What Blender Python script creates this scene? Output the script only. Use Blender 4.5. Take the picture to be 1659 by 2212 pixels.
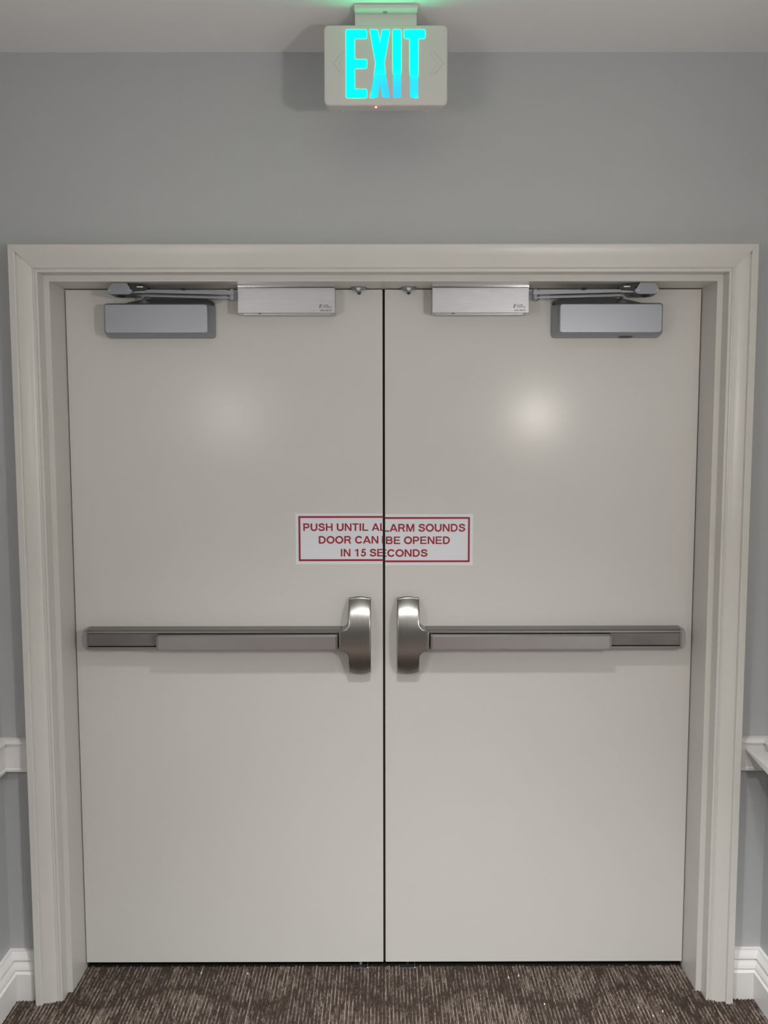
import bpy, bmesh, math, random
import numpy as np
from mathutils import Vector, Matrix

random.seed(7)
rng = np.random.default_rng(7)
for o in list(bpy.data.objects):
    bpy.data.objects.remove(o, do_unlink=True)
scene = bpy.context.scene
COL = scene.collection
PI = math.pi

# ------------------------------------------------------------------ camera
# x right, y into the doors (door faces at y = 0), z up, metres
cam = bpy.data.cameras.new('camera')
cam.sensor_fit = 'HORIZONTAL'
cam.sensor_width = 36.0
cam.lens = 1792.5 / 1659.0 * 36.0
cam.clip_start = 0.05
camo = bpy.data.objects.new('camera', cam)
COL.objects.link(camo)
PITCH, ROLL, YAW = 0.08244, -0.001307, -0.00177
camo.matrix_world = (Matrix.Translation((-0.0038, -2.4234, 1.6043))
                     @ Matrix.Rotation(YAW, 4, 'Z')
                     @ Matrix.Rotation(PI / 2 - PITCH, 4, 'X')
                     @ Matrix.Rotation(ROLL, 4, 'Z'))
scene.camera = camo

# ------------------------------------------------------------------ world + exposure
world = bpy.data.worlds.new('World')
scene.world = world
world.use_nodes = True
world.node_tree.nodes['Background'].inputs[0].default_value = (0.01, 0.01, 0.01, 1)
world.node_tree.nodes['Background'].inputs[1].default_value = 1.0
scene.view_settings.view_transform = 'Standard'
scene.view_settings.look = 'None'
scene.view_settings.gamma = 1.0
scene.view_settings.use_curve_mapping = False
scene.view_settings.exposure = 0.0

# ------------------------------------------------------------------ lights of the hallway
def lamp(name, kind, loc, energy, color, **kw):
    d = bpy.data.lights.new(name, kind)
    d.energy = energy
    d.color = color
    for k, v in kw.items():
        setattr(d, k, v)
    o = bpy.data.objects.new(name, d)
    o.location = loc
    COL.objects.link(o)
    return o

# recessed downlight by the doors, then two added fill lamps (fittings built further down)
DOWN_AND_FILL_LIGHTS = [(0.06, -1.30, 165, 0.05), (0.34, -2.05, 870, 0.14), (0.06, -3.9, 200, 0.05)]
for x, y, e, r in DOWN_AND_FILL_LIGHTS:
    lamp('down_or_fill_lamp', 'SPOT', (x, y, 2.615), e, (1.0, 0.985, 0.975),
         shadow_soft_size=r, spot_size=math.radians(100), spot_blend=1.0)
# wall sconces, one on each side wall just out of the frame
SCONCES = [(1.0, 29.0, 0.05, 1.0), (-1.0, 16.0, 0.15, 0.15)]
SCONCE_X, SCONCE_Y, SCONCE_Z = 0.81, -2.0, 1.755
for s, e, r, k in SCONCES:
    lamp('sconce_lamp', 'POINT', (s * SCONCE_X, SCONCE_Y, SCONCE_Z), e,
         (1.0, 0.94, 0.875), shadow_soft_size=r, specular_factor=k)

# ------------------------------------------------------------------ materials
def mat(name, color, rough=0.5, metal=0.0, spec=0.5, bump=0.0, bscale=200.0, var=0.0, vscale=3.0,
        stretch=None, emit=None, estr=0.0):
    m = bpy.data.materials.new(name)
    m.use_nodes = True
    nt = m.node_tree
    b = nt.nodes['Principled BSDF']
    b.inputs['Base Color'].default_value = (*color, 1)
    b.inputs['Roughness'].default_value = rough
    b.inputs['Metallic'].default_value = metal
    b.inputs['Specular IOR Level'].default_value = spec
    tc = nt.nodes.new('ShaderNodeTexCoord')
    mp = nt.nodes.new('ShaderNodeMapping')
    nt.links.new(tc.outputs['Object'], mp.inputs[0])
    if stretch:
        mp.inputs['Scale'].default_value = stretch
    if bump:
        n = nt.nodes.new('ShaderNodeTexNoise')
        n.inputs['Scale'].default_value = bscale
        n.inputs['Detail'].default_value = 3
        nt.links.new(mp.outputs[0], n.inputs['Vector'])
        bp = nt.nodes.new('ShaderNodeBump')
        bp.inputs['Strength'].default_value = bump
        bp.inputs['Distance'].default_value = 0.001
        nt.links.new(n.outputs['Fac'], bp.inputs['Height'])
        nt.links.new(bp.outputs[0], b.inputs['Normal'])
    if var:
        n = nt.nodes.new('ShaderNodeTexNoise')
        n.inputs['Scale'].default_value = vscale
        n.inputs['Detail'].default_value = 4
        nt.links.new(mp.outputs[0], n.inputs['Vector'])
        mr = nt.nodes.new('ShaderNodeMapRange')
        mr.inputs['From Min'].default_value = 0.3
        mr.inputs['From Max'].default_value = 0.7
        mr.inputs['To Min'].default_value = 1 - var
        mr.inputs['To Max'].default_value = 1 + var
        nt.links.new(n.outputs['Fac'], mr.inputs[0])
        mx = nt.nodes.new('ShaderNodeVectorMath')
        mx.operation = 'SCALE'
        mx.inputs[0].default_value = color
        nt.links.new(mr.outputs[0], mx.inputs['Scale'])
        nt.links.new(mx.outputs[0], b.inputs['Base Color'])
    if emit:
        b.inputs['Emission Color'].default_value = (*emit, 1)
        b.inputs['Emission Strength'].default_value = estr
    return m

M = {}
M['wall'] = mat('grey_wall_paint', (0.415, 0.432, 0.440), 0.5, bump=0.25, bscale=260, var=0.015, vscale=2)
M['ceiling'] = mat('ceiling_paint', (0.74, 0.735, 0.74), 0.75, bump=0.3, bscale=200)
M['door'] = mat('door_paint', (0.605, 0.597, 0.573), 0.215, spec=0.17, bump=0.10, bscale=90, var=0.012, vscale=1.5)
M['trim'] = mat('trim_paint', (0.58, 0.57, 0.54), 0.36, bump=0.15, bscale=120, var=0.02, vscale=6)
M['base'] = mat('baseboard_paint', (0.70, 0.69, 0.685), 0.36, bump=0.15, bscale=120)
M['edge'] = mat('door_edge', (0.10, 0.075, 0.065), 0.6)
M['seal'] = mat('brush_seal', (0.016, 0.013, 0.011), 0.8, bump=0.8, bscale=500, var=0.6, vscale=400)
M['closer'] = mat('closer_paint', (0.33, 0.345, 0.38), 0.40, 0.70, bump=0.02, bscale=500)
M['arm'] = mat('arm_metal', (0.27, 0.285, 0.31), 0.38, 0.7)
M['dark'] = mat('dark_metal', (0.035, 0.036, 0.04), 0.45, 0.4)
M['alu'] = mat('brushed_aluminium', (0.56, 0.57, 0.60), 0.36, 0.65, bump=0.05, bscale=60, var=0.05, vscale=25, stretch=(1, 1, 14))
M['steel'] = mat('brushed_steel', (0.31, 0.30, 0.29), 0.31, 1.0, bump=0.05, bscale=80, var=0.06, vscale=30, stretch=(14, 1, 1))
M['rail'] = mat('satin_steel', (0.27, 0.255, 0.245), 0.38, 0.9, bump=0.1, bscale=80, stretch=(1, 1, 12))
M['pad'] = mat('pad_steel', (0.37, 0.35, 0.345), 0.42, 0.85, bump=0.1, bscale=90, var=0.03, vscale=12)
M['insert'] = mat('cover_steel', (0.20, 0.185, 0.18), 0.48, 0.8, var=0.12, vscale=14)
M['light'] = mat('bright_metal', (0.66, 0.68, 0.72), 0.5, 0.3)
M['chrome'] = mat('chrome', (0.80, 0.82, 0.85), 0.18, 1.0)
M['screw'] = mat('screw_metal', (0.75, 0.76, 0.78), 0.25, 0.9)
M['void'] = mat('shadow_hole', (0.006, 0.006, 0.006), 0.9)  # black standing in for the shade inside gaps, slots and holes
M['plastic'] = mat('exit_plastic', (0.55, 0.54, 0.52), 0.45, bump=0.08, bscale=300)
M['groove'] = mat('plastic_groove', (0.26, 0.27, 0.27), 0.6)
M['paper'] = mat('sticker_white', (0.70, 0.72, 0.78), 0.42)
M['red'] = mat('sticker_red', (0.30, 0.012, 0.028), 0.42)
M['halo'] = mat('sticker_halo', (0.72, 0.62, 0.68), 0.42)
M['ink'] = mat('black_ink', (0.02, 0.02, 0.03), 0.5)
M['led'] = mat('red_led', (0.9, 0.1, 0.08), 0.4, emit=(1.0, 0.10, 0.08), estr=9.0)
M['globe'] = mat('sconce_glass', (0.9, 0.88, 0.82), 0.4, emit=(1.0, 0.86, 0.68), estr=3.0)
M['brass'] = mat('sconce_metal', (0.4, 0.38, 0.36), 0.35, 0.9)
M['lens'] = mat('downlight_glass', (0.9, 0.9, 0.88), 0.4, emit=(1.0, 0.93, 0.84), estr=6.0)
M['scuff'] = mat('scuff_grey', (0.22, 0.21, 0.20), 0.6)

def letter_mat():
    m = mat('exit_green_light', (0.1, 0.9, 0.6), 0.5)
    nt = m.node_tree
    b = nt.nodes['Principled BSDF']
    tc = nt.nodes.new('ShaderNodeTexCoord')
    mp = nt.nodes.new('ShaderNodeMapping')
    mp.inputs['Location'].default_value = (0.0, 0.0, 0.0)
    n = nt.nodes.new('ShaderNodeTexNoise')
    n.inputs['Scale'].default_value = 9
    # the lamps behind the letters light their lower part unevenly, bluer and weaker
    sep = nt.nodes.new('ShaderNodeSeparateXYZ')
    nt.links.new(tc.outputs['Object'], sep.inputs[0])
    lo = nt.nodes.new('ShaderNodeMapRange')
    lo.inputs['From Min'].default_value = 2.512
    lo.inputs['From Max'].default_value = 2.448
    lo.interpolation_type = 'SMOOTHSTEP'
    nt.links.new(sep.outputs['Z'], lo.inputs[0])
    rt = nt.nodes.new('ShaderNodeMapRange')
    rt.inputs['From Min'].default_value = -0.045
    rt.inputs['From Max'].default_value = -0.010
    rt.interpolation_type = 'SMOOTHSTEP'
    nt.links.new(sep.outputs['X'], rt.inputs[0])
    nt.links.new(mp.outputs[0], n.inputs['Vector'])
    nt.links.new(tc.outputs['Object'], mp.inputs[0])
    ns = nt.nodes.new('ShaderNodeMapRange')
    ns.inputs['From Min'].default_value = 0.40
    ns.inputs['From Max'].default_value = 0.55
    nt.links.new(n.outputs['Fac'], ns.inputs[0])
    m1 = nt.nodes.new('ShaderNodeMath')
    m1.operation = 'MULTIPLY'
    nt.links.new(lo.outputs[0], m1.inputs[0])
    nt.links.new(rt.outputs[0], m1.inputs[1])
    m2 = nt.nodes.new('ShaderNodeMath')
    m2.operation = 'MULTIPLY'
    nt.links.new(m1.outputs[0], m2.inputs[0])
    nt.links.new(ns.outputs[0], m2.inputs[1])
    st = nt.nodes.new('ShaderNodeMath')
    st.operation = 'MULTIPLY'
    st.use_clamp = True
    st.inputs[1].default_value = 4.0
    nt.links.new(m2.outputs[0], st.inputs[0])
    m0 = nt.nodes.new('ShaderNodeMix')
    m0.data_type = 'RGBA'
    m0.inputs[6].default_value = (0.0, 9.5, 3.7, 1)
    m0.inputs[7].default_value = (0.0, 1.0, 1.05, 1)
    nt.links.new(st.outputs[0], m0.inputs[0])
    mx = nt.nodes.new('ShaderNodeMix')
    mx.data_type = 'RGBA'
    mx.inputs[7].default_value = (0.05, 0.66, 1.05, 1)
    nt.links.new(m0.outputs[2], mx.inputs[6])
    nt.links.new(m2.outputs[0], mx.inputs[0])
    nt.links.new(mx.outputs[2], b.inputs['Emission Color'])
    b.inputs['Emission Strength'].default_value = 1.0
    b.inputs['Base Color'].default_value = (0, 0.02, 0.02, 1)
    b.inputs['Specular IOR Level'].default_value = 0.1
    return m
M['letters'] = letter_mat()

def carpet_mat():
    m = bpy.data.materials.new('carpet_yarn')
    m.use_nodes = True
    nt = m.node_tree
    b = nt.nodes['Principled BSDF']
    b.inputs['Roughness'].default_value = 0.95
    b.inputs['Specular IOR Level'].default_value = 0.15
    a = nt.nodes.new('ShaderNodeAttribute')
    a.attribute_name = 'yarn'
    nt.links.new(a.outputs['Color'], b.inputs['Base Color'])
    return m
M['yarn'] = carpet_mat()

def floor_mat():
    m = bpy.data.materials.new('carpet_backing')
    m.use_nodes = True
    nt = m.node_tree
    b = nt.nodes['Principled BSDF']
    b.inputs['Roughness'].default_value = 0.95
    b.inputs['Specular IOR Level'].default_value = 0.1
    tc = nt.nodes.new('ShaderNodeTexCoord')
    mp = nt.nodes.new('ShaderNodeMapping')
    mp.inputs['Scale'].default_value = (90, 12, 1)
    n = nt.nodes.new('ShaderNodeTexNoise')
    n.inputs['Scale'].default_value = 2.0
    n.inputs['Detail'].default_value = 3
    cr = nt.nodes.new('ShaderNodeValToRGB')
    cr.color_ramp.elements[0].position = 0.42
    cr.color_ramp.elements[0].color = (0.045, 0.032, 0.028, 1)
    cr.color_ramp.elements[1].position = 0.62
    cr.color_ramp.elements[1].color = (0.16, 0.13, 0.11, 1)
    nt.links.new(tc.outputs['Object'], mp.inputs[0])
    nt.links.new(mp.outputs[0], n.inputs['Vector'])
    nt.links.new(n.outputs['Fac'], cr.inputs[0])
    nt.links.new(cr.outputs[0], b.inputs['Base Color'])
    return m
M['floor'] = floor_mat()

# ------------------------------------------------------------------ helpers
def link(name, mesh, m, parent=None):
    o = bpy.data.objects.new(name, mesh)
    if m is not None and not mesh.materials:
        mesh.materials.append(M[m])
    COL.objects.link(o)
    if parent is not None:
        o.parent = parent
        o.matrix_parent_inverse = Matrix.Translation(-Vector(parent.location))
    return o

def finish(name, bm, m, parent=None, smooth=None):
    bmesh.ops.recalc_face_normals(bm, faces=bm.faces[:])
    me = bpy.data.meshes.new(name)
    bm.to_mesh(me)
    bm.free()
    if smooth:
        for p in me.polygons:
            p.use_smooth = True
        me.set_sharp_from_angle(angle=math.radians(smooth))
        o = link(name, me, m, parent)
        wn = o.modifiers.new('weighted_normals', 'WEIGHTED_NORMAL')
        wn.keep_sharp = True
        wn.weight = 80
        return o
    return link(name, me, m, parent)

def bx(bm, x0, x1, y0, y1, z0, z1, bev=0.0, seg=2):
    mt = Matrix.Translation(((x0 + x1) / 2, (y0 + y1) / 2, (z0 + z1) / 2)) @ \
        Matrix.Diagonal((abs(x1 - x0), abs(y1 - y0), abs(z1 - z0), 1))
    g = bmesh.ops.create_cube(bm, size=1, matrix=mt)
    if bev:
        es = list({e for v in g['verts'] for e in v.link_edges})
        bmesh.ops.bevel(bm, geom=es, offset=bev, segments=seg, affect='EDGES', profile=0.5)

def box(name, m, x0, x1, y0, y1, z0, z1, bev=0.0, parent=None, seg=2):
    bm = bmesh.new()
    bx(bm, x0, x1, y0, y1, z0, z1, bev, seg)
    return finish(name, bm, m, parent, 40 if bev else None)

def prism(bm, pts, axis, a, b):
    """closed polygon of 2D points extruded along an axis (the points fill the other two)"""
    def P(p, t):
        if axis == 'y':
            return (p[0], t, p[1])
        if axis == 'x':
            return (t, p[0], p[1])
        return (p[0], p[1], t)
    A = [bm.verts.new(P(p, a)) for p in pts]
    B = [bm.verts.new(P(p, b)) for p in pts]
    n = len(pts)
    fa = bm.faces.new(A)
    fb = bm.faces.new(B[::-1])
    for i in range(n):
        bm.faces.new((A[i], A[(i + 1) % n], B[(i + 1) % n], B[i]))
    return fa, fb

def rod(bm, p0, p1, r0, r1=None, n=16):
    p0, p1 = Vector(p0), Vector(p1)
    d = p1 - p0
    q = d.to_track_quat('Z', 'Y').to_matrix().to_4x4()
    bmesh.ops.create_cone(bm, cap_ends=True, segments=n, radius1=r0, radius2=r0 if r1 is None else r1,
                          depth=d.length, matrix=Matrix.Translation((p0 + p1) / 2) @ q)

def bar(bm, p0, p1, w, h):
    """rectangular bar from p0 to p1, w wide in y, h tall in z"""
    p0, p1 = Vector(p0), Vector(p1)
    v = []
    for p in (p0, p1):
        for dy, dz in ((-w / 2, -h / 2), (w / 2, -h / 2), (w / 2, h / 2), (-w / 2, h / 2)):
            v.append(bm.verts.new((p.x, p.y + dy, p.z + dz)))
    for f in ((0, 1, 2, 3), (7, 6, 5, 4), (0, 4, 5, 1), (1, 5, 6, 2), (2, 6, 7, 3), (3, 7, 4, 0)):
        bm.faces.new([v[i] for i in f])

def thing(name, label, cat, loc, group=None):
    o = bpy.data.objects.new(name, None)
    o.empty_display_size = 0.05
    o.location = loc
    COL.objects.link(o)
    return tag(o, label, cat, group)

def tag(o, label, cat, group=None):
    o['label'] = label
    o['category'] = cat
    if group:
        o['group'] = group
    return o

def struct(o):
    o['kind'] = 'structure'
    return o

def rounded(x0, x1, z0, z1, r, n=6):
    pts = []
    for cx, cz, a0 in ((x1 - r, z1 - r, 0), (x0 + r, z1 - r, PI / 2), (x0 + r, z0 + r, PI), (x1 - r, z0 + r, 3 * PI / 2)):
        for i in range(n + 1):
            a = a0 + PI / 2 * i / n
            pts.append((cx + r * math.cos(a), cz + r * math.sin(a)))
    return pts

# ------------------------------------------------------------------ measures
YW = -0.115             # face of the end wall round the doors
XL, XR = -1.091, 1.097  # side walls
ZC = 2.645              # ceiling
H = 2.0467              # head of the door opening
W = 0.9150              # half width of the opening
YJ = -0.1073            # front of the jamb
YB = -6.6               # far end of the hallway behind the camera

# ------------------------------------------------------------------ room shell
bm = bmesh.new()
bx(bm, XL - 0.1, -0.936, YW, 0.08, -0.02, ZC + 0.05)
bx(bm, 0.936, XR + 0.1, YW, 0.08, -0.02, ZC + 0.05)
bx(bm, -0.936, 0.936, YW, 0.08, H + 0.021, ZC + 0.05)
wall = struct(finish('wall_front', bm, 'wall'))
wall['label'] = 'grey painted wall around the double doors'
struct(box('wall_left', 'wall', XL - 0.1, XL, YB, YW, -0.02, ZC + 0.05))
struct(box('wall_right', 'wall', XR, XR + 0.1, YB, YW, -0.02, ZC + 0.05))
struct(box('wall_back', 'wall', XL - 0.1, XR + 0.1, YB - 0.1, YB, -0.02, ZC + 0.05))
struct(box('ceiling', 'ceiling', XL, XR, YB, YW, ZC, ZC + 0.05))
fl = struct(box('floor', 'floor', XL - 0.1, XR + 0.1, YB - 0.1, 0.08, -0.025, -0.004))

# looped carpet pile: ribs of small loops, each loop its own little arch
def carpet():
    px, py = 0.0053, 0.0080
    xs = np.arange(XL + 0.003, XR, px)
    ys = np.arange(0.011, -1.0, -py)
    gx, gy = np.meshgrid(xs, ys, indexing='ij')
    ri = np.repeat(np.arange(len(xs))[:, None], len(ys), 1)
    gy = gy - (ri % 2) * py * 0.5 + rng.normal(0, 0.0006, gx.shape)
    gx = gx + rng.normal(0, 0.0003, gx.shape)
    keep = ~((np.abs(gx) > W - 0.002) & (gy > YJ - 0.004)) & (gy < 0.011)
    keep &= ~((np.abs(gx) > 0.928) & (gy > -0.148))
    # streaks of one yarn colour along each rib
    n, k = gx.shape
    st = rng.random((n, k))
    sm = np.zeros_like(st)
    for s in range(5):
        sm += np.roll(st, s, 1)
    sm = (sm / 5 - 0.5) * 2.6
    # faint interlaced rings
    def ring(cx, cy, R, p, q):
        u = (gx - cx + p / 2) % p - p / 2
        v = (gy - cy + q / 2) % q - q / 2
        return np.exp(-((np.hypot(u, v) - R) / 0.016) ** 2)
    rg = np.maximum(ring(0.06, -0.02, 0.15, 0.44, 0.44), ring(0.28, 0.20, 0.15, 0.44, 0.44))
    big = np.sin(gx * 11 + 1.3) * np.sin(gy * 17 + 0.4 + gx * 5) * 0.22
    light = np.where(ri % 2 == 0, 0.42, -0.30) + sm + big - 0.50 * rg
    t = np.clip(light * 0.85 + 0.22 + rng.normal(0, 0.12, gx.shape), 0, 1)[..., None]
    dark = np.array([0.052, 0.037, 0.030])
    tan = np.array([0.225, 0.185, 0.155])
    col = dark * (1 - t) + tan * t
    col *= (1 + rng.normal(0, 0.12, gx.shape))[..., None]
    speck = rng.random(gx.shape) < 0.0012
    col[speck] = (0.62, 0.58, 0.50)
    X = gx[keep]; Yc = gy[keep]; C = np.clip(col[keep], 0.01, 1)
    N = len(X)
    w = 0.0022 + rng.normal(0, 0.0002, N)
    h = 0.0048 + rng.normal(0, 0.0006, N)
    prof = [(-1.0, 0.0), (-0.62, 0.8), (0.62, 0.8), (1.0, 0.0)]
    stn = [(-0.56, 0.30), (-0.25, 0.98), (0.25, 1.0), (0.56, 0.30)]
    V = np.zeros((N, 16, 3))
    idx = 0
    for (sy, sh) in stn:
        for (u, zz) in prof:
            V[:, idx, 0] = X + u * w
            V[:, idx, 1] = Yc + sy * py
            V[:, idx, 2] = -0.004 + (0.004 + h * 0.25) * 0 + zz * sh * h * 1.25
            idx += 1
    V[:, :, 1] = np.minimum(V[:, :, 1], 0.0125)
    F = []
    for a in range(3):
        for b_ in range(3):
            i = a * 4 + b_
            F.append((i, i + 1, i + 5, i + 4))
    F = np.array(F)
    faces = (F[None] + (np.arange(N) * 16)[:, None, None]).reshape(-1)
    me = bpy.data.meshes.new('carpet_pile')
    me.vertices.add(N * 16)
    me.vertices.foreach_set('co', V.reshape(-1))
    nf = N * 9
    me.loops.add(nf * 4)
    me.loops.foreach_set('vertex_index', faces.astype(np.int32))
    me.polygons.add(nf)
    me.polygons.foreach_set('loop_start', np.arange(0, nf * 4, 4, dtype=np.int32))
    me.polygons.foreach_set('use_smooth', np.ones(nf, dtype=bool))
    at = me.color_attributes.new('yarn', 'FLOAT_COLOR', 'POINT')
    cc = np.ones((N, 16, 4))
    cc[:, :, :3] = C[:, None, :]
    at.data.foreach_set('color', cc.reshape(-1))
    me.update()
    me.validate()
    o = link('carpet_pile', me, 'yarn', fl)
    o['kind'] = 'stuff'
    return o
carpet()

# ------------------------------------------------------------------ door frame and casings
bm = bmesh.new()
bx(bm, -0.9358, -W, YJ, 0.075, -0.003, H + 0.0205)
bx(bm, W, 0.9358, YJ, 0.075, -0.003, H + 0.0205)
bx(bm, -W, W, YJ, 0.075, H, H + 0.0205)
frame = struct(finish('trim_1', bm, 'trim'))
frame['label'] = 'painted door frame with wide moulded casing'

IN = 0.9306     # inner edge of the casings
side_prof = [(0.0000, YJ + 0.001), (0.0000, -0.1465), (0.0015, -0.1482), (0.0050, -0.1486), (0.0062, -0.1468),
             (0.0080, -0.1468), (0.0092, -0.1500), (0.0118, -0.1505), (0.0134, -0.1490), (0.0155, -0.1506),
             (0.0200, -0.1535), (0.0280, -0.1560), (0.0380, -0.1576), (0.0460, -0.1580), (0.0492, -0.1575),
             (0.0500, -0.1575), (0.0512, -0.1662), (0.0530, -0.1678), (0.0680, -0.1680), (0.0700, -0.1660),
             (0.0700, YW)]
head_prof = [(0.0000, YJ + 0.001), (0.0000, -0.1465), (0.0015, -0.1482), (0.0062, -0.1486), (0.0080, -0.1470),
             (0.0092, -0.1470), (0.0118, -0.1512), (0.0200, -0.1540), (0.0380, -0.1610), (0.0530, -0.1675),
             (0.0680, -0.1680), (0.0700, -0.1660), (0.0700, YW)]
HEADZ = H + 0.0168   # lower edge of the head casing
def casing_side(s):
    bm = bmesh.new()
    A = [bm.verts.new((s * (IN + w), y, -0.004)) for w, y in side_prof]
    B = [bm.verts.new((s * (IN + w), y, HEADZ + w)) for w, y in side_prof]
    n = len(A)
    for i in range(n - 1):
        bm.faces.new((A[i], A[i + 1], B[i + 1], B[i]))
    bm.faces.new(A)
    bm.faces.new(B[::-1])
    return finish('side_casing', bm, 'trim', frame, 30)
casing_side(-1)
casing_side(1)
bm = bmesh.new()
A = [bm.verts.new((-(IN + w) + 0.0004, y, HEADZ + w)) for w, y in head_prof]
B = [bm.verts.new(((IN + w) - 0.0004, y, HEADZ + w)) for w, y in head_prof]
for i in range(len(A) - 1):
    bm.faces.new((A[i], A[i + 1], B[i + 1], B[i]))
bm.faces.new(A)
bm.faces.new(B[::-1])
finish('head_casing', bm, 'trim', frame, 30)

# baseboards and chair rails: profiles (outset from the wall, z)
base_prof = [(0, -0.004), (0.0290, -0.004), (0.0290, 0.077), (0.0275, 0.0795), (0.0235, 0.0815), (0.0235, 0.085),
             (0.0250, 0.0875), (0.0235, 0.096), (0.0185, 0.1035), (0.0165, 0.108), (0.0165, 0.1110),
             (0.0195, 0.1135), (0.0185, 0.1200), (0.0130, 0.1290), (0.0095, 0.1345), (0.0095, 0.1375), (0, 0.1385)]
rail_prof = [(0, 0.6735), (0.0155, 0.6735), (0.0185, 0.6765), (0.0185, 0.6825), (0.0160, 0.6850), (0.0150, 0.6860),
             (0.0150, 0.7530), (0.0160, 0.7545), (0.0205, 0.7555), (0.0205, 0.7600), (0.0160, 0.7660),
             (0.0080, 0.7700), (0, 0.7705)]
def wall_run(name, prof, m, s):
    """moulding that starts at the casing, turns the corner and runs back along the side wall"""
    xw = XR if s > 0 else XL
    bm = bmesh.new()
    rows = []
    for o_, z in prof:
        rows.append([bm.verts.new(p) for p in
                     ((s * 1.0002, YW - o_, z), (xw - s * o_, YW - o_, z), (xw - s * o_, YB + 0.002, z))])
    for a, b in zip(rows[:-1], rows[1:]):
        for k in range(2):
            bm.faces.new((a[k], a[k + 1], b[k + 1], b[k]))
    bm.faces.new([r[0] for r in rows])
    bm.faces.new([r[2] for r in rows][::-1])
    return struct(finish(name, bm, m, None, 28))
wall_run('baseboard_left', base_prof, 'base', -1)
wall_run('baseboard_right', base_prof, 'base', 1)
wall_run('trim_2', rail_prof, 'base', -1)['label'] = 'white chair rail left of the doors'
wall_run('trim_3', rail_prof, 'base', 1)['label'] = 'white chair rail right of the doors'

# ledge along the right wall, its lower side tapering towards the end wall
bm = bmesh.new()
lp = [(-0.137, 0.7395), (-0.137, 0.7345), (-0.30, 0.7165), (-1.55, 0.7165), (-1.55, 0.7395)]
prism(bm, lp, 'x', 1.0262, XR - 0.0205)
bmesh.ops.bevel(bm, geom=bm.edges[:], offset=0.0012, segments=1, affect='EDGES')
tag(finish('wall_ledge', bm, 'base', None, 30),
    'white painted ledge sticking out from the right wall at the edge of the picture', 'ledge')

# ------------------------------------------------------------------ door leaves
def leaf(name, x0, x1, label, s):
    o = struct(box(name, 'door', x0, x1, 0.0, 0.044, 0.0195, H - 0.0028, 0.0009, None, 2))
    o['label'] = label
    return o
d1 = leaf('door_1', -0.9125, -0.0032, 'left leaf of the pale painted double doors', -1)
d2 = leaf('door_2', 0.0036, 0.9125, 'right leaf of the pale painted double doors', 1)
box('edge_seal', 'seal', -0.0031, 0.0035, 0.008, 0.036, 0.0200, H - 0.006, 0, d1)
box('meeting_edge', 'edge', -0.0034, -0.0024, 0.0012, 0.008, 0.0200, H - 0.006, 0, d1)
box('meeting_edge', 'edge', 0.0029, 0.0038, 0.0012, 0.008, 0.0200, H - 0.006, 0, d2)
# faint scuffs on the paint, each a tiny proud smear
for d, x, z, w_, h_ in ((d1, -0.2555, 0.829, 0.0030, 0.0022), (d1, -0.2360, 0.812, 0.0022, 0.0016),
                        (d1, -0.2450, 0.715, 0.0012, 0.0060), (d1, -0.305, 1.166, 0.0080, 0.0008),
                        (d2, 0.313, 0.352, 0.0030, 0.0014), (d2, 0.0075, 0.892, 0.0014, 0.0014),
                        (d2, 0.0070, 0.845, 0.0012, 0.0012)):
    bm = bmesh.new()
    bmesh.ops.create_icosphere(bm, subdivisions=1, radius=1, matrix=Matrix.Translation((x, -0.0001, z)) @
                               Matrix.Diagonal((w_ / 2, 0.00025, h_ / 2, 1)))
    finish('scuff', bm, 'scuff', d)
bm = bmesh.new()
bx(bm, -0.9365, 0.9365, 0.080, 0.09, -0.003, H + 0.03)  # unseen black sheet, added so the gaps round the leaves stay dark
t4 = struct(finish('dark_backing', bm, 'void'))
t4['label'] = 'black sheet added behind the door leaves to keep their gaps dark'
t5_ = struct(box('gap_shade', 'void', -W + 0.0005, W - 0.0005, 0.0130, 0.0795, -0.004, 0.0030))  # shade of the gap under the leaves, put in as a black strip
t5_['label'] = 'black strip standing in for the shade under the door leaves'

# ------------------------------------------------------------------ warning sticker, cut along the meeting edges
# a plain bold grotesque: capitals one unit high, built from straight pieces and bent ribbons
def ell(cx, cz, rx, rz, a0, a1, n=14):
    return [(cx + rx * math.cos(math.radians(a0 + (a1 - a0) * i / n)),
             cz + rz * math.sin(math.radians(a0 + (a1 - a0) * i / n))) for i in range(n + 1)]
def smooth(p, n=4):
    out = []
    for i in range(len(p) - 1):
        a, b, c, d = p[max(i - 1, 0)], p[i], p[i + 1], p[min(i + 2, len(p) - 1)]
        for k in range(n):
            t = k / n
            out.append(tuple(0.5 * (2 * b[j] + (c[j] - a[j]) * t + (2 * a[j] - 5 * b[j] + 4 * c[j] - d[j]) * t * t
                                    + (3 * b[j] - a[j] - 3 * c[j] + d[j]) * t ** 3) for j in (0, 1)))
    return out + [p[-1]]
def R(x0, x1, z0, z1):
    return ('p', [(x0, z0), (x1, z0), (x1, z1), (x0, z1)])
def Q(*p):
    return ('p', list(p))
def P_(p, w=0.18):
    return ('r', p, w)
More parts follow.
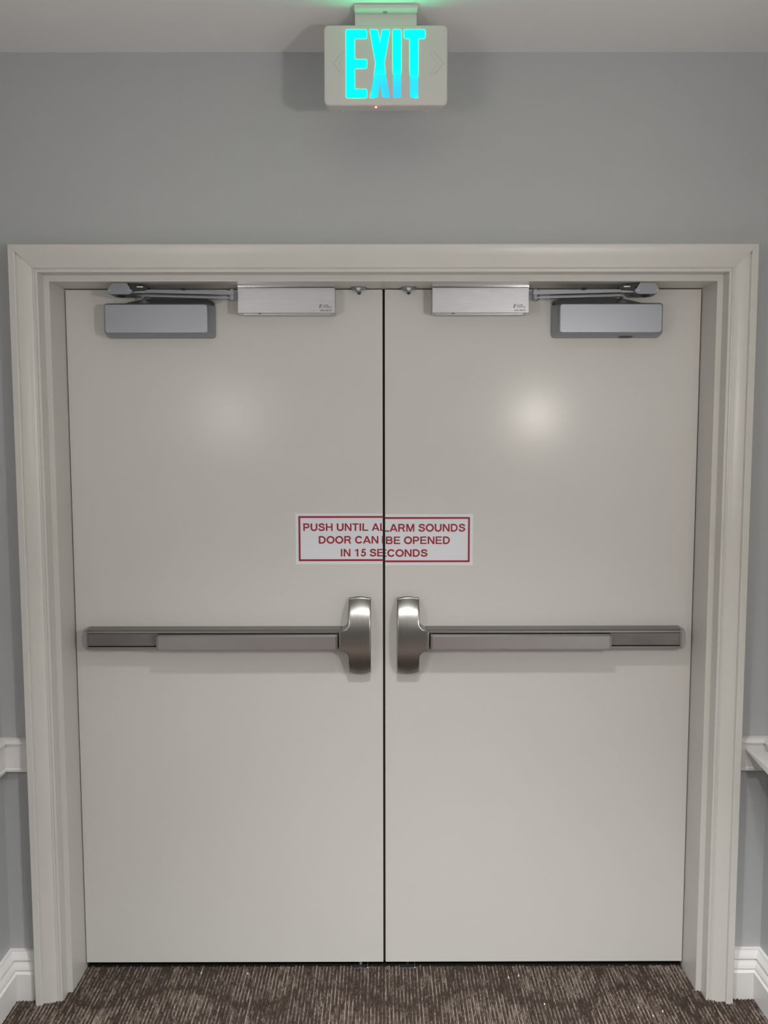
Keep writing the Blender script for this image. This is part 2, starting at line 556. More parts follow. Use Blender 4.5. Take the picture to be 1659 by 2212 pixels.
GLYPH = {
    'A': (1.0, [Q((0, 0), (.215, 0), (.60, 1), (.39, 1)), Q((.785, 0), (1, 0), (.61, 1), (.40, 1)), R(.24, .76, .21, .37)]),
    'B': (1.0, [R(.07, .27, 0, 1), P_([(.2, .915), (.60, .915)] + ell(.60, .722, .19, .193, 90, -90) + [(.2, .529)], .17),
                P_([(.2, .520), (.63, .520)] + ell(.63, .3025, .205, .2175, 90, -90) + [(.2, .085)], .17)]),
    'C': (1.0, [P_(ell(.51, .5, .38, .42, 32, 328, 26), .19)]),
    'D': (1.0, [R(.07, .27, 0, 1), P_([(.2, .915), (.46, .915)] + ell(.46, .5, .385, .415, 90, -90, 20) + [(.2, .085)], .18)]),
    'E': (.926, [R(.07, .27, 0, 1), R(.2, .85, .83, 1), R(.2, .80, .43, .59), R(.2, .87, 0, .17)]),
    'H': (1.0, [R(.07, .27, 0, 1), R(.73, .93, 0, 1), R(.2, .8, .43, .60)]),
    'I': (.386, [R(.093, .293, 0, 1)]),
    'L': (.85, [R(.07, .27, 0, 1), R(.2, .81, 0, .17)]),
    'M': (1.157, [R(.07, .25, 0, 1), R(.907, 1.087, 0, 1), Q((.09, 1), (.33, 1), (.665, 0), (.49, 0)), Q((.827, 1), (1.067, 1), (.667, 0), (.492, 0))]),
    'N': (1.0, [R(.07, .26, 0, 1), R(.74, .93, 0, 1), Q((.07, 1), (.29, 1), (.93, 0), (.71, 0))]),
    'O': (1.08, [P_(ell(.54, .5, .41, .42, 0, 360, 32), .19)]),
    'P': (.926, [R(.07, .27, 0, 1), P_([(.2, .915), (.56, .915)] + ell(.56, .685, .21, .23, 90, -90) + [(.2, .455)], .175)]),
    'R': (1.0, [R(.07, .27, 0, 1), P_([(.2, .915), (.60, .915)] + ell(.60, .695, .20, .22, 90, -90) + [(.2, .475)], .175),
                Q((.50, .50), (.72, .46), (.94, 0), (.72, 0))]),
    'S': (.926, [P_(smooth([(.77, .69), (.71, .84), (.55, .912), (.38, .91), (.22, .83), (.18, .71), (.27, .595), (.46, .535),
                            (.66, .47), (.77, .37), (.77, .24), (.66, .13), (.48, .088), (.30, .10), (.18, .19), (.13, .33)]), .18)]),
    'T': (.85, [R(.02, .83, .83, 1), R(.325, .525, 0, .9)]),
    'U': (1.0, [P_([(.17, 1), (.17, .37)] + ell(.5, .37, .33, .285, 180, 360, 18) + [(.83, 1)], .195)]),
    'Y': (.926, [Q((0, 1), (.24, 1), (.56, .38), (.37, .38)), Q((.69, 1), (.926, 1), (.56, .38), (.37, .38)), R(.365, .565, 0, .42)]),
    '1': (.77, [R(.34, .54, 0, 1), Q((.36, 1), (.36, .80), (.10, .66), (.10, .80))]),
    '5': (.77, [P_([(.68, .915), (.24, .915)], .17), P_([(.30, .95), (.235, .47)], .15),
                P_(smooth([(.19, .47), (.32, .575), (.47, .59), (.60, .50), (.64, .34), (.59, .19), (.46, .095), (.32, .09), (.19, .16), (.13, .28)]), .17)]),
    ' ': (.386, []),
}
def ribbon(bm, pts, w):
    n = len(pts)
    closed = (Vector(pts[0]) - Vector(pts[-1])).length < 1e-6
    L = []
    for i in range(n):
        a = Vector(pts[i - 1]) if i else (Vector(pts[-2]) if closed else None)
        b = Vector(pts[i])
        c = Vector(pts[i + 1]) if i < n - 1 else (Vector(pts[1]) if closed else None)
        d0 = (b - a).normalized() if a is not None and (b - a).length > 1e-9 else None
        d1 = (c - b).normalized() if c is not None and (c - b).length > 1e-9 else None
        d0 = d0 or d1
        d1 = d1 or d0
        m_ = (d0 + d1).normalized()
        k = min(1.5, 1 / max(0.3, m_.dot(d0)))
        nn = Vector((-m_.y, m_.x)) * w / 2 * k
        L.append((bm.verts.new((b.x + nn.x, 0, b.y + nn.y)), bm.verts.new((b.x - nn.x, 0, b.y - nn.y))))
    for p, q in zip(L[:-1], L[1:]):
        bm.faces.new((p[0], q[0], q[1], p[1]))

def text_mesh(body, slant=0.0):
    bm = bmesh.new()
    x = 0.0
    k = 0
    for ch in body:
        adv, pieces = GLYPH[ch]
        start = len(bm.verts)
        for j, pc in enumerate(pieces):
            first = len(bm.verts)
            if pc[0] == 'p':
                bm.faces.new([bm.verts.new((a, 0, b)) for a, b in pc[1]])
            else:
                ribbon(bm, pc[1], pc[2] * 1.10)
            bm.verts.ensure_lookup_table()
            for v in bm.verts[first:]:
                v.co.y = -0.00004 * (j + 1)      # overlapping pieces lie one on another, a hair apart
        bm.verts.ensure_lookup_table()
        for v in bm.verts[start:]:
            v.co.x += x
        x += adv
    return bm

def extents(bm):
    xs = [v.co.x for v in bm.verts]
    return min(xs), max(xs)

def put_text(body, z0, z1, y, m, name, parent, left=None, right=None, sx=None, clip=None, measure=False):
    """text lying in a plane facing -y; capitals from z0 to z1; left/right = where it begins/ends in x"""
    bm = text_mesh(body)
    e = extents(bm)
    if sx is None:
        sx = (right - left) / (e[1] - e[0])
    if measure:
        bm.free()
        return sx
    x0 = left if left is not None else right - (e[1] - e[0]) * sx
    for v in bm.verts:
        v.co = Vector((x0 + (v.co.x - e[0]) * sx, y - 0.00008 + v.co.y, z0 + v.co.z * (z1 - z0)))
    if clip:
        pos, side = clip
        bmesh.ops.bisect_plane(bm, geom=bm.verts[:] + bm.edges[:] + bm.faces[:], dist=1e-6,
                               plane_co=(pos, 0, 0), plane_no=(side, 0, 0), clear_outer=True)
    for f in bm.faces:
        f.normal_update()
        if f.normal.y > 0:
            f.normal_flip()
    me = bpy.data.meshes.new(name)
    bm.to_mesh(me)
    bm.free()
    return link(name, me, m, parent)

def sx_of(u):
    return (u - 829.3) / 736.4
def sz_of(v):
    return 1.4003 - (v - 1109) * 0.0013682

STY = -0.0006
def half_sticker(side):
    if side < 0:
        x0, x1, z0, z1 = -0.2593, -0.0036, 1.2498, 1.4003
        t = tag(box('warning_sticker', 'paper', x0, x1, STY, -0.00005, z0, z1),
                'left half of the red and white delayed exit sticker, on the left door leaf', 'sticker', None)
        bx0, bx1, zt, zb = -0.2506, x1 + 0.0006, 1.3925, 1.2592
    else:
        x0, x1, z0, z1 = 0.0040, 0.2617, 1.2463, 1.3977
        t = tag(box('warning_sticker', 'paper', x0, x1, STY, -0.00005, z0, z1),
                'right half of the red and white delayed exit sticker, on the right door leaf', 'sticker', None)
        bx0, bx1, zt, zb = x0 - 0.0006, 0.2526, 1.3892, 1.2555
    t5 = 0.0057
    bm = bmesh.new()
    y0, y1 = STY - 0.00014, STY + 0.0001
    bx0c, bx1c = (bx0, x1) if side < 0 else (x0, bx1)
    bx(bm, bx0c, bx1c, y0, y1, zt - t5, zt)
    bx(bm, bx0c, bx1c, y0, y1, zb, zb + t5)
    if side < 0:
        bx(bm, bx0, bx0 + t5, y0, y1, zb + t5, zt - t5)
    else:
        bx(bm, bx1 - t5, bx1, y0, y1, zb + t5, zt - t5)
    finish('red_border', bm, 'red', t)
    return t
s1 = half_sticker(-1)
s2 = half_sticker(1)
clipL, clipR = (-0.0036, 1), (0.0040, -1)
SY = STY
def fitx(body, a, b):
    return put_text(body, 0, 1, 0, 'red', '', None, left=sx_of(a), right=sx_of(b), measure=True)
put_text('PUSH UNTIL AL', sz_of(1146.8), sz_of(1130.6), SY, 'red', 'first_line', s1, left=sx_of(655.2), sx=fitx('PUSH UNTIL A', 655.2, 820.0), clip=clipL)
put_text('DOOR CAN', sz_of(1174.1), sz_of(1158.0), SY, 'red', 'second_line', s1, left=sx_of(688.4), right=sx_of(817.5))
put_text('B', sz_of(1174.1), sz_of(1158.0), SY, 'red', 'cut_letter', s1, left=sx_of(825.0), right=sx_of(839.0), clip=clipL)
put_text('IN 15 SE', sz_of(1202.0), sz_of(1185.8), SY, 'red', 'third_line', s1, left=sx_of(736.0), right=sx_of(828.5), clip=clipL)
put_text('LARM SOUNDS', sz_of(1148.6), sz_of(1132.0), SY, 'red', 'first_line', s2, right=sx_of(1005.3), sx=fitx('ARM SOUNDS', 841.7, 1005.3), clip=clipR)
put_text('BE OPENED', sz_of(1175.4), sz_of(1159.1), SY, 'red', 'second_line', s2, left=sx_of(833.6), right=sx_of(972.2), clip=clipR)
put_text('ECONDS', sz_of(1202.8), sz_of(1186.8), SY, 'red', 'third_line', s2, right=sx_of(923.8), sx=fitx('CONDS', 836.6, 923.8), clip=clipR)

# ------------------------------------------------------------------ panic bars
def panic_bar(s, label):
    """s = -1 left leaf, 1 right leaf; the end cap is at the hinge side"""
    t = thing('panic_bar', label, 'panic bar', (s * 0.5, 0, 1.0375), 'horizontal push bars across the double doors')
    ZT, ZB = 1.0655, 1.0085
    X = lambda a: s * a
    def xb(bm, a, b, y0, y1, z0, z1, bev=0.0):
        bx(bm, min(X(a), X(b)), max(X(a), X(b)), y0, y1, z0, z1, bev)
    # channel rail with a recessed face
    bm = bmesh.new()
    prof = [(0.0, ZT - 0.002), (-0.002, ZT), (-0.044, ZT - 0.001), (-0.050, ZT - 0.005), (-0.0505, ZT - 0.0095),
            (-0.042, ZT - 0.0105), (-0.040, ZB + 0.008), (-0.0505, ZB + 0.0065), (-0.0505, ZB + 0.0005),
            (-0.048, ZB - 0.001), (0.0, ZB - 0.001)]
    prism(bm, prof, 'x', X(0.869), X(0.125))
    finish('channel_rail', bm, 'rail', t, 30)
    # plain cover plate by the hinge
    box('cover_plate', 'insert', min(X(0.8615), X(0.6565)), max(X(0.8615), X(0.6565)), -0.0475, -0.040,
        ZB + 0.0095, ZT - 0.012, 0.0006, t)
    # push pad standing proud
    bm = bmesh.new()
    pts = [(-0.030, ZT - 0.0125), (-0.0640, ZT - 0.0125), (-0.0690, ZT - 0.0170), (-0.0690, ZB + 0.0040),
           (-0.0670, ZB + 0.0025), (-0.030, ZB + 0.0025)]
    prism(bm, pts, 'x', X(0.6530), X(0.1345))
    finish('push_pad', bm, 'pad', t, 25)
    bm = bmesh.new()
    pts = [(-0.028, ZT - 0.0115), (-0.0640, ZT - 0.0115), (-0.0702, ZT - 0.0165), (-0.0702, ZB + 0.0035),
           (-0.0670, ZB + 0.0018), (-0.028, ZB + 0.0018)]
    prism(bm, pts, 'x', X(0.6563), X(0.6515))
    finish('pad_end_cap', bm, 'rail', t, 25)
    bm = bmesh.new()
    prism(bm, pts, 'x', X(0.1400), X(0.1342))
    finish('pad_end_cap', bm, 'rail', t, 25)
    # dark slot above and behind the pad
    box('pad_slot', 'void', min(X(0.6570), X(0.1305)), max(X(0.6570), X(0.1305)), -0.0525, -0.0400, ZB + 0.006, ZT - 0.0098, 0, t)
    # bowed end cap
    bm = bmesh.new()
    n = 10
    pts = []
    for i in range(n + 1):
        a = -1 + 2 * i / n
        pts.append((X(0.8685 + 0.0112 * math.sqrt(max(0.0, 1 - (a * 0.86) ** 2)) / 1.0 - 0.002), (ZT + ZB) / 2 + a * 0.0285))
    pts = [(X(0.8620), ZB - 0.0013)] + pts + [(X(0.8620), ZT + 0.0003)]
    fa, fb = prism(bm, pts, 'y', -0.0512, -0.0002)
    bmesh.ops.bevel(bm, geom=[e for e in bm.edges if abs(e.verts[0].co.y + 0.0512) < 1e-5 and abs(e.verts[1].co.y + 0.0512) < 1e-5],
                    offset=0.003, segments=2, affect='EDGES')
    finish('end_cap', bm, 'pad', t, 35)
    # latch housing: a tall bowed case that flares into the rail
    zt0, zb0 = 1.1545, 0.9300
    xi, xo, xf = 0.0385, 0.1030, 0.1310
    N, K = 96, 14
    bm = bmesh.new()
    zc_ = 1.0385
    def outer(z):
        d = abs(z - 1.0350)
        core, r = 0.0275, 0.026
        if d <= core:
            return xf
        if d >= core + r:
            return xo
        q = (d - core) / r
        return xf - (xf - xo) * math.sqrt(max(0.0, 1 - (1 - q) ** 2))
    def depth(z):
        q = (z - zc_) / 0.1125
        return 0.0200 + 0.0455 * max(0.0, 1 - abs(q) ** 2.6)
    # rows are placed closer together around the fillets
    zs = [zb0 + (zt0 - zb0) * i / N for i in range(N + 1)]
    rim = 0.0028
    grid = []
    for zi in zs:
        xo_ = outer(zi)
        row = []
        us = [0, 0, rim * 0.35, rim] + [None] * (K - 1) + [-rim, -rim * 0.35, 0, 0]
        L = xo_ - xi
        xsr = [xi, xi, xi + rim * 0.3, xi + rim]
        ysr = [-0.0003, -(depth(zi) - rim), -(depth(zi) - rim * 0.3), -depth(zi)]
        for k in range(1, K):
            xsr.append(xi + rim + (L - 2 * rim) * k / K)
            ysr.append(-depth(zi))
        xsr += [xo_ - rim, xo_ - rim * 0.3, xo_, xo_]
        ysr += [-depth(zi), -(depth(zi) - rim * 0.3), -(depth(zi) - rim), -0.0003]
        for x_, y_ in zip(xsr, ysr):
            u = (x_ - xi) / (xo - xi) * 2 - 1
            u = max(-1, min(1, u))
            bow = 0.0065 * (1 - u * u)
            wgt = max(0.0, (abs(zi - zc_) - 0.06) / 0.056) ** 2
            wgt = min(1, wgt)
            z_ = zi + (bow - 0.0035) * wgt * (1 if zi > zc_ else -1)
            row.append(bm.verts.new((X(x_), y_, z_)))
        grid.append(row)
    for a, b in zip(grid[:-1], grid[1:]):
        for k in range(len(a) - 1):
            bm.faces.new((a[k], a[k + 1], b[k + 1], b[k]))
    bm.faces.new(grid[0])
    bm.faces.new(grid[-1][::-1])
    finish('latch_housing', bm, 'steel', t, 42)
    return t
panic_bar(-1, 'satin steel panic bar across the left door leaf, latch housing at its right end')
panic_bar(1, 'satin steel panic bar across the right door leaf, latch housing at its left end')

# ------------------------------------------------------------------ door closers
def closer(s, label):
    t = thing('door_closer', label, 'door closer', (s * 0.64, 0, 1.95), 'grey door closers at the top hinge corners')
    X = lambda a: s * a     # a is measured for the right leaf: positive = away from the meeting edge
    # cover: a rounded box whose front is smaller than its back
    bm = bmesh.new()
    secs = [(-0.0003, 0.4825, 0.7925, 1.9055, 2.0020, 0.010), (-0.020, 0.4830, 0.7920, 1.9062, 2.0015, 0.010),
            (-0.050, 0.4885, 0.7865, 1.9090, 1.9975, 0.009), (-0.0600, 0.4925, 0.7825, 1.9125, 1.9945, 0.008),
            (-0.0645, 0.4965, 0.7785, 1.9165, 1.9905, 0.006)]
    rings = []
    for y, a, b, z0, z1, r in secs:
        rings.append([bm.verts.new((X(px), y, pz)) for px, pz in rounded(a, b, z0, z1, r, 5)])
    for A, B in zip(rings[:-1], rings[1:]):
        n = len(A)
        for i in range(n):
            bm.faces.new((A[i], A[(i + 1) % n], B[(i + 1) % n], B[i]))
    bm.faces.new(rings[0])
    bm.faces.new(rings[-1][::-1])
    finish('cover', bm, 'closer', t, 50)
    # dark prism standing in for the arm's shadow above the cover
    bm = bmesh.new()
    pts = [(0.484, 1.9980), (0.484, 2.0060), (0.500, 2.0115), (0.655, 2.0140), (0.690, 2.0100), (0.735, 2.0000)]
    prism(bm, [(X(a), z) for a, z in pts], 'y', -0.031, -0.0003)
    finish('closer_shade', bm, 'dark', t)
    # spindle and its washer on top of the closer
    bm = bmesh.new()
    rod(bm, (X(0.676), -0.034, 1.995), (X(0.676), -0.034, 2.0050), 0.019, 0.015, 20)
    rod(bm, (X(0.676), -0.034, 2.004), (X(0.676), -0.034, 2.010), 0.009, 0.009, 12)
    finish('spindle', bm, 'arm', t, 40)
    # main arm: short crank then the long flat lever
    bm = bmesh.new()
    bar(bm, (X(0.680), -0.037, 2.004), (X(0.662), -0.062, 2.0150), 0.014, 0.008)
    bar(bm, (X(0.664), -0.060, 2.0145), (X(0.420), -0.082, 2.0050), 0.020, 0.0045)
    finish('main_arm', bm, 'arm', t)
    # forearm in two telescoping bars, ending in the elbow
    bm = bmesh.new()
    bar(bm, (X(0.660), -0.072, 2.0255), (X(0.440), -0.082, 2.0185), 0.018, 0.0085)
    bar(bm, (X(0.662), -0.058, 2.0305), (X(0.470), -0.068, 2.0270), 0.012, 0.0050)
    finish('forearm', bm, 'arm', t)
    bm = bmesh.new()
    bar(bm, (X(0.470), -0.080, 2.0200), (X(0.413), -0.084, 2.0185), 0.024, 0.0110)
    rod(bm, (X(0.421), -0.082, 2.0000), (X(0.421), -0.082, 2.0275), 0.0105, 0.0105, 18)
    rod(bm, (X(0.421), -0.082, 1.9965), (X(0.421), -0.082, 2.0300), 0.0050, 0.0050, 12)
    finish('elbow', bm, 'arm', t, 40)
    bm = bmesh.new()
    rod(bm, (X(0.557), -0.076, 2.026), (X(0.557), -0.076, 2.0345), 0.0055, 0.0045, 12)
    finish('adjusting_screw', bm, 'dark', t, 40)
    # threaded link between forearm and bracket
    bm = bmesh.new()
    bar(bm, (X(0.715), -0.076, 2.0235), (X(0.655), -0.074, 2.0240), 0.010, 0.0055)
    finish('link_rod', bm, 'arm', t)
    # knuckle beside the bracket
    bm = bmesh.new()
    pts = [(0.712, 2.0460), (0.690, 2.0440), (0.655, 2.0390), (0.650, 2.0330), (0.655, 2.0285), (0.700, 2.0235), (0.712, 2.0225)]
    prism(bm, [(X(a), z) for a, z in pts], 'y', -0.086, -0.050)
    bmesh.ops.bevel(bm, geom=bm.edges[:], offset=0.0015, segments=2, affect='EDGES')
    finish('knuckle', bm, 'dark', t, 40)
    box('knuckle_plate', 'chrome', min(X(0.682), X(0.664)), max(X(0.682), X(0.664)), -0.0872, -0.085, 2.0345, 2.0380, 0.0006, t)
    # bracket under the head of the frame
    bm = bmesh.new()
    pts = [(0.7065, H - 0.0006), (0.7490, H - 0.0006), (0.7510, 2.0400), (0.7530, 2.0350), (0.7590, 2.0300), (0.7618, 2.0255),
           (0.7612, 2.0200), (0.7570, 2.0165), (0.7510, 2.0150), (0.7040, 2.0150), (0.6980, 2.0165), (0.6938, 2.0200),
           (0.6930, 2.0255), (0.6960, 2.0300), (0.7020, 2.0345), (0.7042, 2.0400)]
    prism(bm, [(X(a), z) for a, z in pts], 'y', -0.095, -0.040)
    bmesh.ops.bevel(bm, geom=[e for e in bm.edges if e.verts[0].co.y < -0.09 and e.verts[1].co.y < -0.09],
                    offset=0.0018, segments=2, affect='EDGES')
    br = finish('bracket', bm, 'closer' if False else 'arm', t, 35)
    bm = bmesh.new()
    rod(bm, (X(0.7295), -0.070, 2.0150), (X(0.7295), -0.070, 2.0105), 0.0130, 0.0075, 16)
    finish('bracket_hub', bm, 'dark', br, 40)
    for a in (0.7540, 0.7025):
        bm = bmesh.new()
        rod(bm, (X(a), -0.0945, 2.0245), (X(a), -0.0965, 2.0245), 0.0021, 0.0016, 12)
        finish('screw', bm, 'screw', br, 40)
    if s > 0:
        bm = bmesh.new()
        prism(bm, [(X(0.668), 1.9070), (X(0.710), 1.9070), (X(0.706), 1.9045), (X(0.676), 1.9045)], 'y', -0.030, -0.012)
        finish('valve_cap', bm, 'dark', t)
    return t
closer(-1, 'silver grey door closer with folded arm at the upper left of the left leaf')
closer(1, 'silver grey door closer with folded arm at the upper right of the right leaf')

# ------------------------------------------------------------------ magnetic locks
def maglock(x0, x1, label):
    t = thing('magnetic_lock', label, 'door lock', ((x0 + x1) / 2, 0, 2.0), 'brushed aluminium door locks under the head of the frame')
    y = -0.0650
    box('housing', 'alu', x0, x1, y, -0.0012, 1.9690, 2.0372, 0.0006, t)
    box('top_lip', 'chrome', x0 - 0.0004, x1 + 0.0004, y - 0.0006, -0.010, 2.0385, 2.0440, 0.0008, t)
    box('mounting_plate', 'alu', x0 - 0.0002, x1 + 0.0002, y + 0.0015, -0.010, 2.0425, H - 0.0004, 0, t)
    box('joint', 'dark', x0 + 0.0002, x1 - 0.0002, y + 0.0012, -0.010, 2.0368, 2.0390, 0, t)
    bm = bmesh.new()
    bx(bm, x0 + 0.012, x1 - 0.012, -0.040, -0.0012, 1.9672, 1.9692, 0)
    finish('lower_plate', bm, 'alu', t)
    bm = bmesh.new()
    rod(bm, (x0 + 0.059, -0.052, 1.9700), (x0 + 0.059, -0.052, 1.9680), 0.0035, 0.0035, 12)
    finish('sensor_hole', bm, 'void', t)
    # printed mark and lettering
    ly = y - 0.00005
    xr = x1
    mk = bmesh.new()
    cx, cz, sl = xr - 0.0400, 1.9872, 0.30
    def slant(u, v):
        return (cx + u + sl * v, cz + v)
    ring_o = [(0.0026 * math.cos(a), 0.0052 * math.sin(a)) for a in [PI * 2 * i / 20 for i in range(20)]]
    ring_i = [(u * 0.45, v * 0.62) for u, v in ring_o]
    A = [mk.verts.new((slant(u, v)[0], ly - 0.0001, slant(u, v)[1])) for u, v in ring_o]
    B = [mk.verts.new((slant(u, v)[0], ly - 0.0001, slant(u, v)[1])) for u, v in ring_i]
    for i in range(20):
        mk.faces.new((A[i], A[(i + 1) % 20], B[(i + 1) % 20], B[i]))
    v4 = [(-0.0016, -0.0009), (0.0016, 0.0002), (0.0016, 0.0009), (-0.0016, -0.0002)]
    mk.faces.new([mk.verts.new((slant(u, v)[0], ly - 0.0001, slant(u, v)[1])) for u, v in v4])
    finish('printed_mark', mk, 'ink', t)
    put_text('ALARM', 1.9878, 1.9908, ly, 'ink', 'lettering', t, left=xr - 0.0340, right=xr - 0.0178)
    put_text('CONTROLS', 1.9830, 1.9860, ly, 'ink', 'lettering', t, left=xr - 0.0340, right=xr - 0.0085)
    box('printed_rule', 'groove', xr - 0.0425, xr - 0.0075, ly - 0.00012, ly, 1.9804, 1.9808, 0, t)
    put_text('ASSA ABLOY', 1.9732, 1.9770, ly, 'ink', 'lettering', t, left=xr - 0.0410, right=xr - 0.0085)
    return t
maglock(-0.4073, -0.1367, 'brushed metal lock box above the left leaf, between closer and meeting edges')
maglock(0.1366, 0.4060, 'brushed metal lock box above the right leaf, between closer and meeting edges')

# ------------------------------------------------------------------ top strikes
def top_strike(x, label):
    t = thing('top_strike', label, 'latch', (x, -0.02, H), 'top latch strikes either side of the meeting edges')
    bm = bmesh.new()
    pts = [(-0.0225, -0.0150), (-0.0185, -0.0205), (-0.006, -0.0265), (0.006, -0.0265), (0.0185, -0.0205), (0.0225, -0.0150),
           (0.0225, -0.0090), (0.0185, -0.0050), (-0.0185, -0.0050), (-0.0225, -0.0090)]
    prism(bm, [(x + a, b - 0.004) for a, b in pts], 'z', H - 0.0060, H - 0.0005)
    bmesh.ops.bevel(bm, geom=bm.edges[:], offset=0.0010, segments=2, affect='EDGES')
    finish('flange', bm, 'arm', t, 40)
    bm = bmesh.new()
    q = [(-0.0085, H - 0.003), (0.0085, H - 0.003), (0.0070, H - 0.0085), (0.0035, H - 0.0135), (-0.0035, H - 0.0135), (-0.0070, H - 0.0085)]
    prism(bm, [(x + a, z) for a, z in q], 'y', -0.0330, -0.0075)
    bmesh.ops.bevel(bm, geom=bm.edges[:], offset=0.0012, segments=2, affect='EDGES')
    finish('roller_case', bm, 'arm', t, 40)
    bm = bmesh.new()
    q = [(-0.0062, H - 0.0035), (0.0062, H - 0.0035), (0.0050, H - 0.0075), (0.0022, H - 0.0112), (-0.0022, H - 0.0112), (-0.0050, H - 0.0075)]
    prism(bm, [(x + a, z) for a, z in q], 'y', -0.0345, -0.0325)
    finish('wear_plate', bm, 'light', t, 40)
    bm = bmesh.new()
    n = 14
    q = [(0.0048 * math.cos(-PI * i / n), H - 0.0125 + 0.0048 * math.sin(-PI * i / n)) for i in range(n + 1)]
    q = [(-0.0048, H - 0.006)] + q[::-1] + [(0.0048, H - 0.006)]
    prism(bm, [(x + 0.001 + a, z) for a, z in q], 'y', -0.0060, -0.0002)
    finish('latch_tip', bm, 'dark', t, 40)
top_strike(-0.0710, 'small metal top latch strike just left of the meeting edges')
top_strike(0.0712, 'small metal top latch strike just right of the meeting edges')

# ------------------------------------------------------------------ floor strikes
def floor_strike(x0, x1, label, bright):
    t = thing('floor_strike', label, 'latch', ((x0 + x1) / 2, -0.01, 0), 'floor latch strikes under the doors')
    box('front_lip', 'chrome', x0, x1, -0.0110, -0.0075, -0.003, 0.0068, 0.0006, t)
    box('strike_plate', 'dark', x0 + 0.001, x1 - 0.001, -0.0080, 0.0125, -0.003, 0.0050, 0, t)
    box('side_lip', 'chrome', x1 - 0.0025, x1, -0.0080, 0.012, 0.0050, 0.0145, 0.0005, t)
    bm = bmesh.new()
    c = (x0 + x1) / 2
    rod(bm, (c, 0.010, 0.0190), (c, 0.010, 0.0070), 0.0068, 0.0050, 18)
    finish('bolt_tip', bm, 'screw' if bright else 'dark', t, 40)
floor_strike(-0.0960, -0.0500, 'small floor latch strike with a shiny lip under the left leaf', True)
floor_strike(0.0490, 0.0940, 'small floor latch strike with a shiny lip under the right leaf', False)

# ------------------------------------------------------------------ exit sign
sg = thing('exit_sign', 'white ceiling mounted exit sign with glowing green letters above the doors', 'exit sign', (0.005, -0.34, 2.42))
SX0, SX1, SZ0, SZ1, SYF, SYBK = -0.1440, 0.1550, 2.4205, 2.6075, -0.3400, -0.2990
bm = bmesh.new()
secs = [(SYBK, 0.0020, 0.010), (SYF + 0.0060, 0.0, 0.011), (SYF + 0.0020, 0.0010, 0.011), (SYF, 0.0035, 0.010)]
rings = []
for y, ins, r in secs:
    rings.append([bm.verts.new((px, y, pz)) for px, pz in rounded(SX0 + ins, SX1 - ins, SZ0 + ins, SZ1 - ins, r, 6)])
for A, B in zip(rings[:-1], rings[1:]):
    n = len(A)
    for i in range(n):
        bm.faces.new((A[i], A[(i + 1) % n], B[(i + 1) % n], B[i]))
bm.faces.new(rings[0])
bm.faces.new(rings[-1][::-1])
finish('housing', bm, 'plastic', sg, 40)
# letters
LZ0, LZ1, ST = 2.4378, 2.5952, 0.0198
LH = LZ1 - LZ0
def poly_letter(polys, y0=SYF - 0.0008):
    bm = bmesh.new()
    for pts in polys:
        prism(bm, pts, 'y', y0, SYF + 0.002)
    bmesh.ops.recalc_face_normals(bm, faces=bm.faces[:])
    ed = [e for e in bm.edges if abs(e.verts[0].co.x - e.verts[1].co.x) < 1e-6 and abs(e.verts[0].co.z - e.verts[1].co.z) < 1e-6]
    try:
        bmesh.ops.bevel(bm, geom=ed, offset=0.0013, segments=2, affect='EDGES')
    except Exception:
        pass
    return finish('letter', bm, 'letters', sg)
ex0, ex1 = -0.0898, -0.0404
m0, m1 = LZ0 + LH * 0.437, LZ0 + LH * 0.565
poly_letter([[(ex0, LZ0), (ex1, LZ0), (ex1, LZ0 + ST), (ex0 + ST, LZ0 + ST), (ex0 + ST, m0), (ex1, m0), (ex1, m1),
              (ex0 + ST, m1), (ex0 + ST, LZ1 - ST), (ex1, LZ1 - ST), (ex1, LZ1), (ex0, LZ1)]])
xa, xb_ = -0.0325, 0.0155
xm = (xa + xb_) / 2
zm = (LZ0 + LZ1) / 2
poly_letter([[(xa, LZ0), (xa + ST * 0.94, LZ0), (xm, LZ0 + 0.032), (xb_ - ST * 0.94, LZ0), (xb_, LZ0), (xm + 0.0098, zm),
              (xb_, LZ1), (xb_ - ST * 0.94, LZ1), (xm, LZ1 - 0.032), (xa + ST * 0.94, LZ1), (xa, LZ1), (xm - 0.0098, zm)]])
poly_letter([[(0.0226, LZ0), (0.0425, LZ0), (0.0425, LZ1), (0.0226, LZ1)]])
tx0, tx1 = 0.0500, 0.1000
for_t = (tx0 + tx1) / 2
poly_letter([[(for_t - ST / 2 - 0.0012, LZ0), (for_t + ST / 2 - 0.0012, LZ0), (for_t + ST / 2 - 0.0012, LZ1 - ST), (tx1, LZ1 - ST),
              (tx1, LZ1), (tx0, LZ1), (tx0, LZ1 - ST), (for_t - ST / 2 - 0.0012, LZ1 - ST)]])
# engraved outlines of the two knock-out arrows
def stroke(bm, a, b, w_):
    a, b = Vector((a[0], 0, a[1])), Vector((b[0], 0, b[1]))
    d = (b - a).normalized()
    n_ = Vector((-d.z, 0, d.x)) * w_ / 2
    pts = [a + n_, b + n_, b - n_, a - n_]
    prism(bm, [(p.x, p.z) for p in pts], 'y', SYF - 0.00012, SYF + 0.001)
def arrow(tip, back, tip2, back2):
    bm = bmesh.new()
    top, mid, bot = 2.5440, 2.5178, 2.4917
    stroke(bm, (back, top), (tip, mid), 0.00075)
    stroke(bm, (tip, mid), (back, bot), 0.00075)
    stroke(bm, (back2, top), (tip2, mid), 0.00030)
    stroke(bm, (tip2, mid), (back2, bot), 0.00030)
    stroke(bm, (back, top), (back2, top), 0.00030)
    stroke(bm, (back, bot), (back2, bot), 0.00030)
    finish('arrow_outline', bm, 'groove', sg)
arrow(-0.1218, -0.0985, -0.1060, -0.0880 - 0.005)
arrow(0.1460, 0.1216, 0.1305, 0.1107)
